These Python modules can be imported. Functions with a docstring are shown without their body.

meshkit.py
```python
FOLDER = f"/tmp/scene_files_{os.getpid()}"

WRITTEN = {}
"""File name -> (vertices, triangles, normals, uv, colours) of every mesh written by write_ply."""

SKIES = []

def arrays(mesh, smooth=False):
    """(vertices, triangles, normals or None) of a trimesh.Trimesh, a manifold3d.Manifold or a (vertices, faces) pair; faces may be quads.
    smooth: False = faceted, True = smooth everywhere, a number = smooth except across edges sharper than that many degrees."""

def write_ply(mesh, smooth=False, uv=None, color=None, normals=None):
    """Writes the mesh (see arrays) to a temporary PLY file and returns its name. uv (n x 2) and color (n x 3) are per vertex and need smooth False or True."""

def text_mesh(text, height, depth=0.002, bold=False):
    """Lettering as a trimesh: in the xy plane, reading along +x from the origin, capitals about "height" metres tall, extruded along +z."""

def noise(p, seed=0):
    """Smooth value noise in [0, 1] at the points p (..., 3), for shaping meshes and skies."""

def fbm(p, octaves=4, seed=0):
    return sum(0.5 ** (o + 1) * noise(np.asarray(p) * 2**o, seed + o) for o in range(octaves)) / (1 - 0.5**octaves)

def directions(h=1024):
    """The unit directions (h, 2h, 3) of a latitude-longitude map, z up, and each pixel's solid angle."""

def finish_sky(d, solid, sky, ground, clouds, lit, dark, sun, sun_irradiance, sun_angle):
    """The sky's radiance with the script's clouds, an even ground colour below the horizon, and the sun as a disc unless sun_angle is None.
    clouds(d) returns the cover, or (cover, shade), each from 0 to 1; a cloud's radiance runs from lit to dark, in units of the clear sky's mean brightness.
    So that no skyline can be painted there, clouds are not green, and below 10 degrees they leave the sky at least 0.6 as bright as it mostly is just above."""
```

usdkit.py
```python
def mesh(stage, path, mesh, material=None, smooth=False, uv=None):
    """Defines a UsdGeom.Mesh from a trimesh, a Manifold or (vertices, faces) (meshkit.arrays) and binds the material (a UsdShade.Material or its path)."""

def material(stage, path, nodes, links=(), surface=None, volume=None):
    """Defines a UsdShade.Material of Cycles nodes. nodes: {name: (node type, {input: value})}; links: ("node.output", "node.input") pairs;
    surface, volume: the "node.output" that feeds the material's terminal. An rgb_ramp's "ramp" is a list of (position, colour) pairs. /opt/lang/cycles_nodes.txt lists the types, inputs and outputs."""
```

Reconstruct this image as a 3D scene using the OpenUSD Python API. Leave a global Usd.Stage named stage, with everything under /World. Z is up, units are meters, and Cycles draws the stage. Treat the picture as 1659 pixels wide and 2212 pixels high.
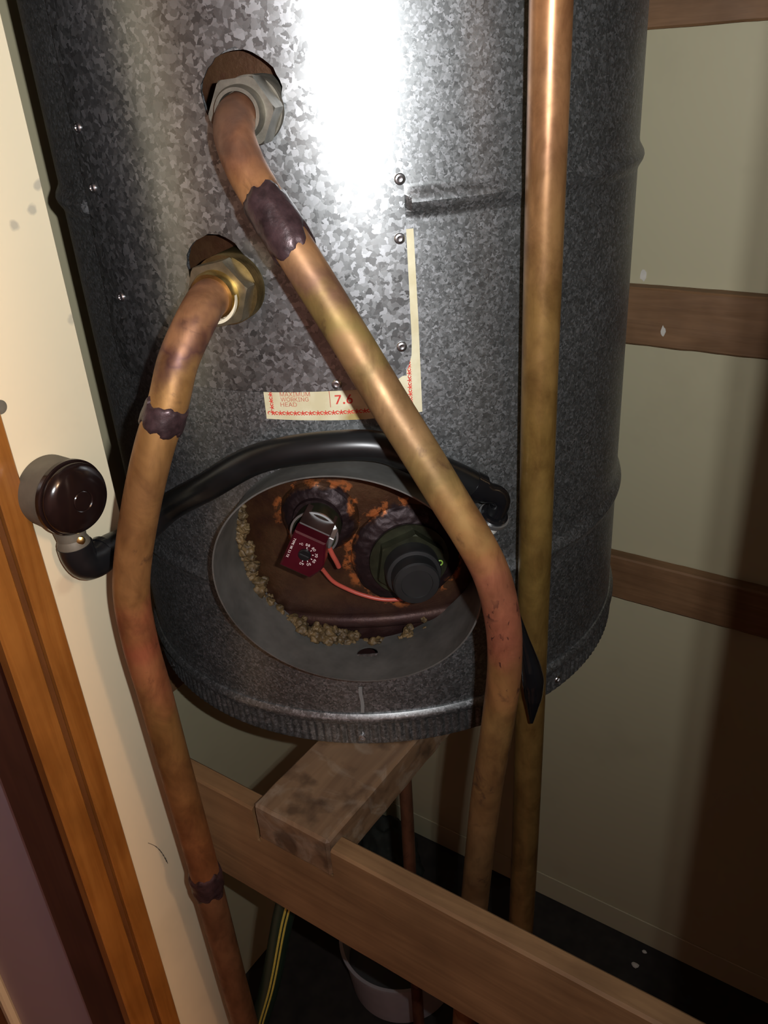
import math, random
import numpy as np, trimesh, manifold3d as m3, shapely
from shapely import geometry as sg, affinity
import usdkit, meshkit
from pxr import Usd, UsdGeom, UsdLux, Gf, Sdf, UsdShade

random.seed(7); RNG = np.random.default_rng(7)
stage = Usd.Stage.CreateInMemory()
UsdGeom.SetStageUpAxis(stage, UsdGeom.Tokens.z); UsdGeom.SetStageMetersPerUnit(stage, 1.0)
UsdGeom.Xform.Define(stage, '/World')

# ------------------------------------------------------------------ camera
CAM = np.array([0.4713, -0.6369, 1.30])
CR = np.array([0.8272, 0.5581, -0.0650]); CU = np.array([-0.2148, 0.4210, 0.8813]); CF = np.array([-0.5192, 0.7151, -0.4681])
cam = UsdGeom.Camera.Define(stage, '/World/camera')
M = Gf.Matrix4d(*[float(x) for r in (np.r_[CR, 0], np.r_[CU, 0], np.r_[-CF, 0], np.r_[CAM, 1]) for x in r])
cam.AddTransformOp().Set(M)
cam.CreateHorizontalApertureAttr(36.0); cam.CreateVerticalApertureAttr(48.0)
cam.CreateFocalLengthAttr(36.0 * 1839 / 1659); cam.CreateClippingRangeAttr(Gf.Vec2f(0.01, 50))
cam.CreateExposureAttr(0.0)

# ------------------------------------------------------------------ lights
def sphere_light(name, pos, radius, color, intensity):
    l = UsdLux.SphereLight.Define(stage, '/World/' + name)
    l.CreateRadiusAttr(radius); l.CreateColorAttr(Gf.Vec3f(*color)); l.CreateIntensityAttr(intensity)
    l.AddTranslateOp().Set(Gf.Vec3d(*pos)); return l
# twin LEDs of the hand-held torch, just right of the viewer, and the lamp of the hall outside
def led(name, pos, aim, radius, color, intensity):
    l = UsdLux.DiskLight.Define(stage, '/World/' + name); l.CreateRadiusAttr(radius); l.CreateColorAttr(Gf.Vec3f(*color)); l.CreateIntensityAttr(intensity)
    z = -np.array(aim, float); z /= np.linalg.norm(z); x = np.cross((0, 0, 1.0), z); x /= np.linalg.norm(x); y = np.cross(z, x)
    l.AddTransformOp().Set(Gf.Matrix4d(*[float(q) for r in (np.r_[x, 0], np.r_[y, 0], np.r_[z, 0], np.r_[pos, 1]) for q in r]))
LED_AIM = (-.58, .80, .22)
led('torch_led', (0.5097, -0.619, 1.315), LED_AIM, 0.0032, (0.97, 0.97, 0.98), 29000)
led('torch_led_001', (0.5186, -0.619, 1.315), LED_AIM, 0.0032, (0.93, 0.965, 1.0), 20000)
sphere_light('hall_lamp', (2.0, -0.72, 2.05), 0.12, (1.0, 0.60, 0.36), 118)

# ------------------------------------------------------------------ helpers
used = {}
def fresh(parent, name):
    key = (parent, name); n = used.get(key, 0); used[key] = n + 1
    return f'{parent}/{name}' if n == 0 else f'{parent}/{name}_{n:03d}'
def ppath(p): return '/World' if p is None else str(p.GetPath())
def obj(name, mesh, m, parent=None, smooth=30):
    return usdkit.mesh(stage, fresh(ppath(parent), name), mesh, m, smooth=smooth).GetPrim()
def tag(o, label=None, cat=None, group=None, kind=None):
    for k, v in (('label', label), ('category', cat), ('group', group), ('kind', kind)):
        if v: o.SetCustomDataByKey(k, v)
    return o
def thing(name, label, cat, loc=(0, 0, 0), group=None, kind=None):
    x = UsdGeom.Xform.Define(stage, fresh('/World', name)); x.AddTranslateOp().Set(Gf.Vec3d(*map(float, loc)))
    o = x.GetPrim()
    ORI[str(o.GetPath())] = np.array(loc, float)
    return tag(o, label, cat, group, kind)
ORI = {}
def part(name, mesh, m, parent, smooth=30, label=None):
    """a mesh given in world coordinates, stored under a thing's (or its part's) own origin"""
    top = '/'.join(str(parent.GetPath()).split('/')[:3]); off = ORI.get(top, np.zeros(3))
    v, f, n = meshkit.arrays(mesh, False)
    o = obj(name, (v - off, f), m, parent, smooth)
    return tag(o, label) if label else o
def solo(name, mesh, m, label, cat, smooth=30, group=None, kind=None):
    return tag(obj(name, mesh, m, None, smooth), label, cat, group, kind)
def cat(*ms): return trimesh.util.concatenate([to_tm(m) for m in ms])
def to_tm(m):
    if isinstance(m, trimesh.Trimesh): return m
    v, f, n = meshkit.arrays(m, False); return trimesh.Trimesh(v, f, process=False)
def man(t):
    t = to_tm(t); t.merge_vertices()
    return m3.Manifold(m3.Mesh(np.asarray(t.vertices, np.float32), np.asarray(t.faces, np.uint32)))
def box(lo, hi, bev=0.0015):
    lo, hi = np.array(lo, float), np.array(hi, float); b = min(bev, (hi - lo).min() * .4)
    pts = []
    for k in range(3):
        for s in np.ndindex(2, 2, 2):
            c = np.where(np.array(s) == 1, hi, lo); inn = np.where(np.array(s) == 1, -b, b).astype(float); inn[k] = 0
            pts.append(c + inn)
    return trimesh.convex.convex_hull(np.array(pts))
def frame_from(axis, up=(0, 0, 1)):
    z = np.array(axis, float); z /= np.linalg.norm(z); u = np.array(up, float)
    if abs(z @ u) > .97: u = np.array([1.0, 0, 0])
    x = np.cross(u, z); x /= np.linalg.norm(x); y = np.cross(z, x)
    T = np.eye(4); T[:3, 0], T[:3, 1], T[:3, 2] = x, y, z; return T
def place(mesh, pos, axis, up=(0, 0, 1)):
    """local z goes along axis, local y stays as near to up as it can"""
    T = frame_from(axis, up); T[:3, 3] = pos; m = mesh.copy(); m.apply_transform(T); return m
def lathe(profile, n=64):
    return trimesh.creation.revolve(np.array(profile, float), sections=n)
def spline(P, step=0.004):
    P = np.array(P, float); Q = np.vstack([2 * P[0] - P[1], P, 2 * P[-1] - P[-2]]); out = []
    for i in range(1, len(Q) - 2):
        p0, p1, p2, p3 = Q[i - 1:i + 3]; n = max(2, int(np.linalg.norm(p2 - p1) / step))
        d = [max(np.linalg.norm(b - a), 1e-6) ** .5 for a, b in ((p0, p1), (p1, p2), (p2, p3))]
        t0, t1 = 0, d[0]; t2 = t1 + d[1]; t3 = t2 + d[2]
        for t in np.linspace(t1, t2, n, endpoint=False):
            A1 = (t1 - t) / (t1 - t0) * p0 + (t - t0) / (t1 - t0) * p1; A2 = (t2 - t) / (t2 - t1) * p1 + (t - t1) / (t2 - t1) * p2
            A3 = (t3 - t) / (t3 - t2) * p2 + (t - t2) / (t3 - t2) * p3
            B1 = (t2 - t) / (t2 - t0) * A1 + (t - t0) / (t2 - t0) * A2; B2 = (t3 - t) / (t3 - t1) * A2 + (t - t1) / (t3 - t1) * A3
            out.append((t2 - t) / (t2 - t1) * B1 + (t - t1) / (t2 - t1) * B2)
    return np.vstack([out, P[-1]])
def tube(P, r, n=32, cap=True):
    """a round tube swept along the polyline P; r a number or one per point, or an (points, n) array"""
    P = np.asarray(P, float); T = np.gradient(P, axis=0); T /= np.linalg.norm(T, axis=1)[:, None]
    u = np.cross(T[0], [0, 0, 1.0]) if abs(T[0][2]) < .9 else np.cross(T[0], [0, 1.0, 0]); u /= np.linalg.norm(u)
    a = np.linspace(0, 2 * np.pi, n, endpoint=False); rings = []
    r = np.broadcast_to(np.asarray(r, float).reshape(-1, 1) if np.ndim(r) < 2 else r, (len(P), n))
    for i in range(len(P)):
        u = u - T[i] * (u @ T[i]); u /= np.linalg.norm(u); w = np.cross(T[i], u)
        rings.append(P[i] + r[i][:, None] * (np.cos(a)[:, None] * u + np.sin(a)[:, None] * w))
    V = np.vstack(rings); F = []
    for i in range(len(P) - 1):
        b = i * n; j = np.arange(n); k = (j + 1) % n
        F += list(np.c_[b + j, b + k, b + n + k]) + list(np.c_[b + j, b + n + k, b + n + j])
    if cap:
        V = np.vstack([V, P[0], P[-1]]); c0, c1 = len(V) - 2, len(V) - 1; j = np.arange(n); k = (j + 1) % n; b = (len(P) - 1) * n
        F += list(np.c_[np.full(n, c0), k, j]) + list(np.c_[np.full(n, c1), b + j, b + k])
    return trimesh.Trimesh(V, np.array(F), process=False)
def hexnut(rad, h, bev=.0012, bore=None):
    h0 = m3.Manifold.cylinder(h, rad, rad, 6)
    cone = m3.Manifold.hull(m3.Manifold.batch_boolean([m3.Manifold.cylinder(h - 2 * bev, rad * 1.01, rad * 1.01, 64).translate((0, 0, bev)), m3.Manifold.cylinder(h, rad * .955, rad * .955, 64)], m3.OpType.Add))
    return to_tm(h0 ^ cone)
def wrap(poly, r0, r1, seg=0.005, smooth=None):
    """a flat shape in (s = 0.24*angle, z) bent round the tank between radii r0 and r1"""
    ms = []
    for g in getattr(poly, 'geoms', [poly]):
        if g.is_empty or g.geom_type != 'Polygon': continue
        ms.append(trimesh.creation.extrude_polygon(g, 1.0, engine='earcut'))
    m = trimesh.util.concatenate(ms)
    return wrap_mesh(m, r0, r1, seg)
def wrap_mesh(m, r0, r1, seg=0.005):
    m = m.copy(); v = np.array(m.vertices); zl = v[:, 2].max() or 1; v[:, 2] *= .0001 / zl; m.vertices = v
    if seg: m = m.subdivide_to_size(seg, max_iter=14)
    v = np.array(m.vertices); th = v[:, 0] / R; r = r0 + (r1 - r0) * np.clip(v[:, 2] / .0001, 0, 1)
    return trimesh.Trimesh(np.c_[r * np.sin(th), -r * np.cos(th), v[:, 1]], m.faces, process=False)
def cyl_pt(th, z, r): a = math.radians(th); return np.array([r * math.sin(a), -r * math.cos(a), z])
def radial(th): a = math.radians(th); return np.array([math.sin(a), -math.cos(a), 0.0])
def noisy(mesh, amp, freq, seed=0):
    m = mesh.copy(); n = meshkit.fbm(np.array(m.vertices) * freq + 37.0, 3, seed) - .5
    m.vertices = m.vertices + m.vertex_normals * (n * 2 * amp)[:, None]; return m

R = 0.24
S = lambda th: math.radians(th) * R
# ------------------------------------------------------------------ materials
LK = '/World/Looks/'
def nd(name, nodes, links, surface='p.BSDF'):
    return usdkit.material(stage, LK + name, nodes, links, surface=surface)
def plain(name, col, rough=.5, metal=0.0, spec=.5, var=.12, scale=60, bump=0.0, bscale=200, **kw):
    dark = tuple(c * (1 - var) for c in col); lite = tuple(min(1, c * (1 + var)) for c in col)
    n = {'g': ('geometry', {}), 'n': ('noise_texture', {'scale': scale, 'detail': 5.0, 'roughness': .6}),
         'r': ('rgb_ramp', {'ramp': [(.3, dark), (.7, lite)]}), 'p': ('principled_bsdf', {'roughness': rough, 'metallic': metal, 'specular_ior_level': spec, **kw})}
    l = [('g.position', 'n.vector'), ('n.fac', 'r.fac'), ('r.color', 'p.base_color')]
    if bump:
        n['b'] = ('noise_texture', {'scale': bscale, 'detail': 4.0}); n['bu'] = ('bump', {'strength': bump, 'distance': .001})
        l += [('g.position', 'b.vector'), ('b.fac', 'bu.height'), ('bu.normal', 'p.normal')]
    return nd(name, n, l)
def galv(name, scale, lo, hi, r0, r1, warp=.006, bump=.12, stain=.35, metal=.92):
    n = {'g': ('geometry', {}),
         'w': ('noise_texture', {'scale': scale * .6, 'detail': 3.0}), 'ws': ('vector_math', {'math_type': 'scale', 'scale': warp}), 'wa': ('vector_math', {'math_type': 'add'}),
         'v': ('voronoi_texture', {'scale': scale, 'randomness': 1.0}), 'bw': ('rgb_to_bw', {}),
         'c': ('rgb_ramp', {'ramp': [(.1, (lo * .95, lo, lo)), (.55, ((lo + hi) * .43, (lo + hi) * .45, (lo + hi) * .45)), (.9, (hi * .97, hi, hi * 1.03))]}),
         'rr': ('map_range', {'from_min': 0.0, 'from_max': 1.0, 'to_min': r0, 'to_max': r1}),
         's': ('noise_texture', {'scale': 9.0, 'detail': 6.0, 'roughness': .62}), 'sr': ('rgb_ramp', {'ramp': [(.3, (1 - stain,) * 3), (.65, (1, 1, 1))]}),
         'm': ('mix', {'mix_type': 'multiply', 'fac': 1.0}), 'bu': ('bump', {'strength': bump, 'distance': .0006}),
         'p': ('principled_bsdf', {'metallic': metal})}
    l = [('g.position', 'w.vector'), ('w.color', 'ws.vector1'), ('ws.vector', 'wa.vector1'), ('g.position', 'wa.vector2'), ('wa.vector', 'v.vector'),
         ('v.color', 'bw.color'), ('bw.val', 'c.fac'), ('bw.val', 'rr.value'), ('rr.result', 'p.roughness'), ('g.position', 's.vector'), ('s.fac', 'sr.fac'),
         ('c.color', 'm.color1'), ('sr.color', 'm.color2'), ('m.color', 'p.base_color'), ('bw.val', 'bu.height'), ('bu.normal', 'p.normal')]
    return nd(name, n, l)
def copper(name, z0, z1, stops, blot=((.05, .018, .014), .60, .70), scale=42, rough=(.44, .62), metal=.46, streak=.42, marks=None):
    """tarnished copper whose hue drifts along the pipe's height, with dark burnt blotches and drawn streaks"""
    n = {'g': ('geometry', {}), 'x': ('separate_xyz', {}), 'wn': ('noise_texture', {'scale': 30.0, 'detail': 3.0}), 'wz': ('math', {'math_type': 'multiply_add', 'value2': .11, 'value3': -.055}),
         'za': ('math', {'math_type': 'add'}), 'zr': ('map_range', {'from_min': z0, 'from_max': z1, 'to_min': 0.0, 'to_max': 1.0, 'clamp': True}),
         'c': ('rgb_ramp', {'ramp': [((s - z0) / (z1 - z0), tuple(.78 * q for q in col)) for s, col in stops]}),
         'bn': ('noise_texture', {'scale': float(scale), 'detail': 5.0, 'roughness': .58, 'distortion': .6}), 'br': ('rgb_ramp', {'ramp': [(blot[1], (0, 0, 0)), (blot[2], (.8,) * 3)]}),
         'mx': ('mix', {'color2': blot[0]}), 'sm': ('mapping', {'scale': (1.0, 1.0, .55)}), 'sn': ('noise_texture', {'scale': 48.0, 'detail': 6.0, 'roughness': .62, 'distortion': .5}),
         'sr': ('rgb_ramp', {'ramp': [(.34, (1 - streak, 1 - streak * 1.12, 1 - streak * 1.15)), (.60, (1, 1, 1))]}), 'm2': ('mix', {'mix_type': 'multiply', 'fac': 1.0}),
         'fn': ('noise_texture', {'scale': 75.0, 'detail': 5.0}), 'fr': ('map_range', {'from_min': .3, 'from_max': .7, 'to_min': rough[0], 'to_max': rough[1]}),
         'p': ('principled_bsdf', {'metallic': metal, 'specular_ior_level': .5})}
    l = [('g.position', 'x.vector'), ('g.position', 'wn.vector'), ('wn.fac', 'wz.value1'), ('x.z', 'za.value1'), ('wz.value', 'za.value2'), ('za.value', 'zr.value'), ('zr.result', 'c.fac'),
         ('g.position', 'bn.vector'), ('bn.fac', 'br.fac'), ('br.color', 'mx.fac'), ('c.color', 'mx.color1'), ('g.position', 'sm.vector'), ('sm.vector', 'sn.vector'), ('sn.fac', 'sr.fac'),
         ('mx.color', 'm2.color1'), ('sr.color', 'm2.color2'), ('m2.color', 'p.base_color'), ('g.position', 'fn.vector'), ('fn.fac', 'fr.value'), ('fr.result', 'p.roughness')]
    if marks:      # a chain of small dark scorch marks within one stretch of the pipe
        n |= {'km': ('mapping', {'scale': (1.0, 1.0, .45)}), 'kn': ('noise_texture', {'scale': 185.0, 'detail': 3.0, 'distortion': .8}), 'kr': ('rgb_ramp', {'ramp': [(.62, (0, 0, 0)), (.68, (.85,) * 3)]}),
              'kz': ('rgb_ramp', {'ramp': [(0, (0, 0, 0)), ((marks[0] - z0) / (z1 - z0), (0, 0, 0)), ((marks[0] + .03 - z0) / (z1 - z0), (1, 1, 1)), ((marks[1] - .02 - z0) / (z1 - z0), (1, 1, 1)), ((marks[1] - z0) / (z1 - z0), (0, 0, 0)), (1, (0, 0, 0))]}),
              'kk': ('mix', {'mix_type': 'multiply', 'fac': 1.0}), 'kx': ('mix', {'color2': (.060, .018, .014)})}
        l = [q for q in l if q[1] != 'p.base_color'] + [('g.position', 'km.vector'), ('km.vector', 'kn.vector'), ('kn.fac', 'kr.fac'), ('zr.result', 'kz.fac'), ('kr.color', 'kk.color1'), ('kz.color', 'kk.color2'), ('kk.color', 'kx.fac'), ('m2.color', 'kx.color1'), ('kx.color', 'p.base_color')]
    return nd(name, n, l)
def wood(name, a, b, axis=0, rough=.5, scale=22, coat=0.0, knots=True):
    sc = [1.0, 1.0, 1.0]; sc[axis] = .06
    n = {'g': ('geometry', {}), 'mp': ('mapping', {'scale': tuple(sc)}), 'n1': ('noise_texture', {'scale': float(scale) * 4, 'detail': 6.0, 'roughness': .62, 'distortion': 1.2}),
         'r': ('rgb_ramp', {'ramp': [(.32, a), (.68, b)]}), 'n2': ('noise_texture', {'scale': 14.0, 'detail': 5.0}), 'r2': ('rgb_ramp', {'ramp': [(.3, (.68, .66, .64)), (.62, (1, 1, 1))]}),
         'm': ('mix', {'mix_type': 'multiply', 'fac': 1.0}), 'bu': ('bump', {'strength': .15, 'distance': .0006}), 'p': ('principled_bsdf', {'roughness': rough, 'coat_weight': coat, 'coat_roughness': .25})}
    l = [('g.position', 'mp.vector'), ('mp.vector', 'n1.vector'), ('n1.fac', 'r.fac'), ('g.position', 'n2.vector'), ('n2.fac', 'r2.fac'), ('r.color', 'm.color1'), ('r2.color', 'm.color2'),
         ('m.color', 'p.base_color'), ('n1.fac', 'bu.height'), ('bu.normal', 'p.normal')]
    return nd(name, n, l)
def painted(name, col, dirt, rough=.45, spots=(), amount=.5):
    """old paint: faint drifting grime and a few smudges, each at its own place"""
    n = {'g': ('geometry', {}), 'n': ('noise_texture', {'scale': 7.0, 'detail': 6.0, 'roughness': .6}), 'r': ('rgb_ramp', {'ramp': [(.55, (0, 0, 0)), (.85, (amount,) * 3)]}),
         'm': ('mix', {'color1': col, 'color2': dirt}), 'b': ('noise_texture', {'scale': 160.0, 'detail': 3.0}), 'bu': ('bump', {'strength': .08, 'distance': .001}),
         'p': ('principled_bsdf', {'roughness': rough})}
    l = [('g.position', 'n.vector'), ('n.fac', 'r.fac'), ('r.color', 'm.fac'), ('g.position', 'b.vector'), ('b.fac', 'bu.height'), ('bu.normal', 'p.normal')]
    last = 'm.color'
    if spots:
        n['wn'] = ('noise_texture', {'scale': 70.0, 'detail': 3.0}); n['ws'] = ('vector_math', {'math_type': 'scale', 'scale': .008}); n['wa'] = ('vector_math', {'math_type': 'add'})
        l += [('g.position', 'wn.vector'), ('wn.color', 'ws.vector1'), ('ws.vector', 'wa.vector1'), ('g.position', 'wa.vector2')]
    for i, (pos, rad, a, c) in enumerate(spots):
        d, q, x = f'd{i}', f'q{i}', f'x{i}'
        n[d] = ('vector_math', {'math_type': 'distance', 'vector2': tuple(np.array(pos) + .004)}); n[q] = ('map_range', {'from_min': rad, 'from_max': rad * .55, 'to_min': 0.0, 'to_max': a, 'clamp': True}); n[x] = ('mix', {'color2': c})
        l += [('wa.vector', d + '.vector1'), (d + '.value', q + '.value'), (q + '.result', x + '.fac'), (last, x + '.color1')]; last = x + '.color'
    l.append((last, 'p.base_color'))
    return nd(name, n, l)

GREY = (.30, .29, .24)
MT = {
 'jacket': galv('galvanised_sheet', 560.0, .25, .52, .38, .53, bump=.10, stain=.35, metal=.93),
 'cover': galv('galvanised_spangle_sheet', 320.0, .25, .54, .31, .47, warp=.008, bump=.13, stain=.35, metal=.93),
 'sleeve': plain('dull_zinc', (.20, .20, .185), .55, .75, var=.35, scale=26),
 'rivet': plain('rivet_metal', (.55, .55, .56), .28, 1.0, var=.1),
 'brass': plain('tarnished_brass', (.24, .20, .13), .42, .85, var=.35, scale=90),
 'brass_mid': plain('worn_brass', (.42, .33, .16), .34, 1.0, var=.4, scale=90),
 'brass_bright': plain('bright_brass', (.62, .47, .18), .28, 1.0, var=.3, scale=90),
 'nut_grey': plain('dull_nut_metal', (.20, .185, .15), .45, .8, var=.3, scale=110),
 'solder': plain('burnt_solder', (.050, .028, .030), .36, .35, var=.5, scale=130, bump=.5, bscale=160),
 'black': plain('black_plastic', (.008, .008, .009), .28, 0, var=.2),
 'gloss': plain('glossy_black_plastic', (.006, .006, .007), .12, 0, var=.2, bump=.25, bscale=90),
 'black_matte': plain('black_rubber', (.010, .010, .010), .55, 0, var=.3),
 'black_hose': plain('black_polythene', (.007, .0075, .008), .33, 0, var=.5, scale=25),
 'bakelite': plain('brown_black_bakelite', (.010, .005, .0045), .16, 0, var=.2),
 'valve_grey': plain('dusty_grey_casting', (.13, .118, .090), .6, .2, var=.15, scale=80),
 'zinc_ring': plain('bright_zinc', (.55, .56, .56), .35, .9, var=.1),
 'white_plastic': plain('white_plastic', (.75, .74, .68), .4, 0, var=.04),
 'cream_wall': painted('cream_wall_paint', (.50, .455, .295), (.30, .26, .17), .5, amount=.35),
 'lining': painted('cream_lining_paint', (.70, .62, .43), (.45, .38, .24), .42, amount=.35, spots=[
    ((-.02, -.2955, 1.2457), .0042, .6, GREY), ((-.02, -.305, 1.2331), .0036, .6, GREY), ((-.02, -.3191, 1.2257), .0042, .6, GREY), ((-.02, -.2954, 1.1619), .0045, .45, GREY),
    ((-.02, -.3583, 1.0429), .0025, .5, GREY), ((-.02, -.3264, .9825), .0055, .4, GREY), ((-.02, -.352, .985), .009, .3, (.45, .33, .22))]),
 'lilac': painted('lilac_wall_paint', (.42, .345, .40), (.3, .25, .29), .55, amount=.3),
 'architrave': wood('dark_brown_architrave', (.085, .034, .020), (.115, .048, .028), 2, .5),  # dark brown board tone, darker than the frame wood
 'frame_dark': wood('dark_rimu', (.10, .035, .008), (.14, .055, .014), 2, .5),  # deeper tone of the frame wood, used only in the rebate groove
 'frame': wood('varnished_rimu', (.22, .080, .014), (.31, .13, .027), 2, .32, coat=.3),
 'batten': wood('stained_batten', (.19, .098, .042), (.27, .145, .068), 0, .6),
 'batten_y': wood('stained_batten_side', (.19, .098, .042), (.27, .145, .068), 1, .6),
 'beam': wood('raw_pine', (.185, .098, .040), (.27, .155, .068), 0, .62),
 'floor': plain('dirty_dark_floor', (.022, .018, .015), .7, 0, var=.5, scale=30, bump=.4),
 'carpet': plain('brown_carpet', (.09, .055, .04), .9, 0, var=.3, scale=300),
 'ceiling': plain('ceiling_paint', (.55, .53, .48), .7),
 'paper': None,
 'ink': plain('red_ink', (.62, .055, .035), .6, 0, var=.15, scale=300),
 'ink_dull': plain('faded_red_ink', (.50, .16, .10), .6, 0, var=.15, scale=300),
 'wire': plain('red_wire_insulation', (.42, .075, .05), .4, 0, var=.1),
 'red_plastic': plain('dark_red_plastic', (.050, .0035, .008), .22, 0, var=.2, scale=60),
 'soot_plastic': plain('heat_darkened_plastic', (.030, .016, .014), .42, 0, var=.4, scale=60),
 'print': plain('white_print', (.75, .7, .66), .5, 0, var=.1),
 'green_brass': plain('green_brass', (.034, .036, .020), .4, .6, var=.4, scale=90),
 'foam': plain('yellow_brown_foam', (.100, .064, .025), .6, 0, var=.75, scale=110, bump=.8, bscale=300),
 'hose_green': plain('dark_green_hose', (.010, .032, .020), .4, 0, var=.2),
 'hose_yellow': plain('yellow_hose_stripe', (.62, .55, .10), .45, 0, var=.15, scale=200),
 'bucket': plain('cloudy_plastic', (.42, .40, .42), .35, 0, var=.08, transmission_weight=.15),
 'water': nd('still_water', {'p': ('principled_bsdf', {'base_color': (.5, .5, .5), 'roughness': .03, 'transmission_weight': .9, 'ior': 1.33})}, []),
 'rag': plain('dark_rag_cloth', (.018, .022, .017), .85, 0, var=.5, scale=40),
 'plaster': plain('white_plaster', (.6, .57, .5), .7),
 'web': plain('grey_cobweb', (.10, .09, .07), .8),
 'tape': plain('white_thread_tape', (.70, .62, .45), .6),
}
def paper():
    n = {'g': ('geometry', {}), 'n': ('noise_texture', {'scale': 55.0, 'detail': 5.0}), 'r': ('rgb_ramp', {'ramp': [(.35, (.62, .55, .34)), (.65, (.74, .69, .48))]}),
         'd': ('vector_math', {'math_type': 'distance', 'vector2': tuple(cyl_pt(33.8, 1.0825, R))}), 'q': ('map_range', {'from_min': .011, 'from_max': .003, 'to_min': 0.0, 'to_max': .8, 'clamp': True}),
         'm': ('mix', {'color2': (.33, .22, .03)}), 'p': ('principled_bsdf', {'roughness': .5})}
    return nd('aged_paper', n, [('g.position', 'n.vector'), ('n.fac', 'r.fac'), ('g.position', 'd.vector1'), ('d.value', 'q.value'), ('q.result', 'm.fac'), ('r.color', 'm.color1'), ('m.color', 'p.base_color')])
MT['paper'] = paper()
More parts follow.
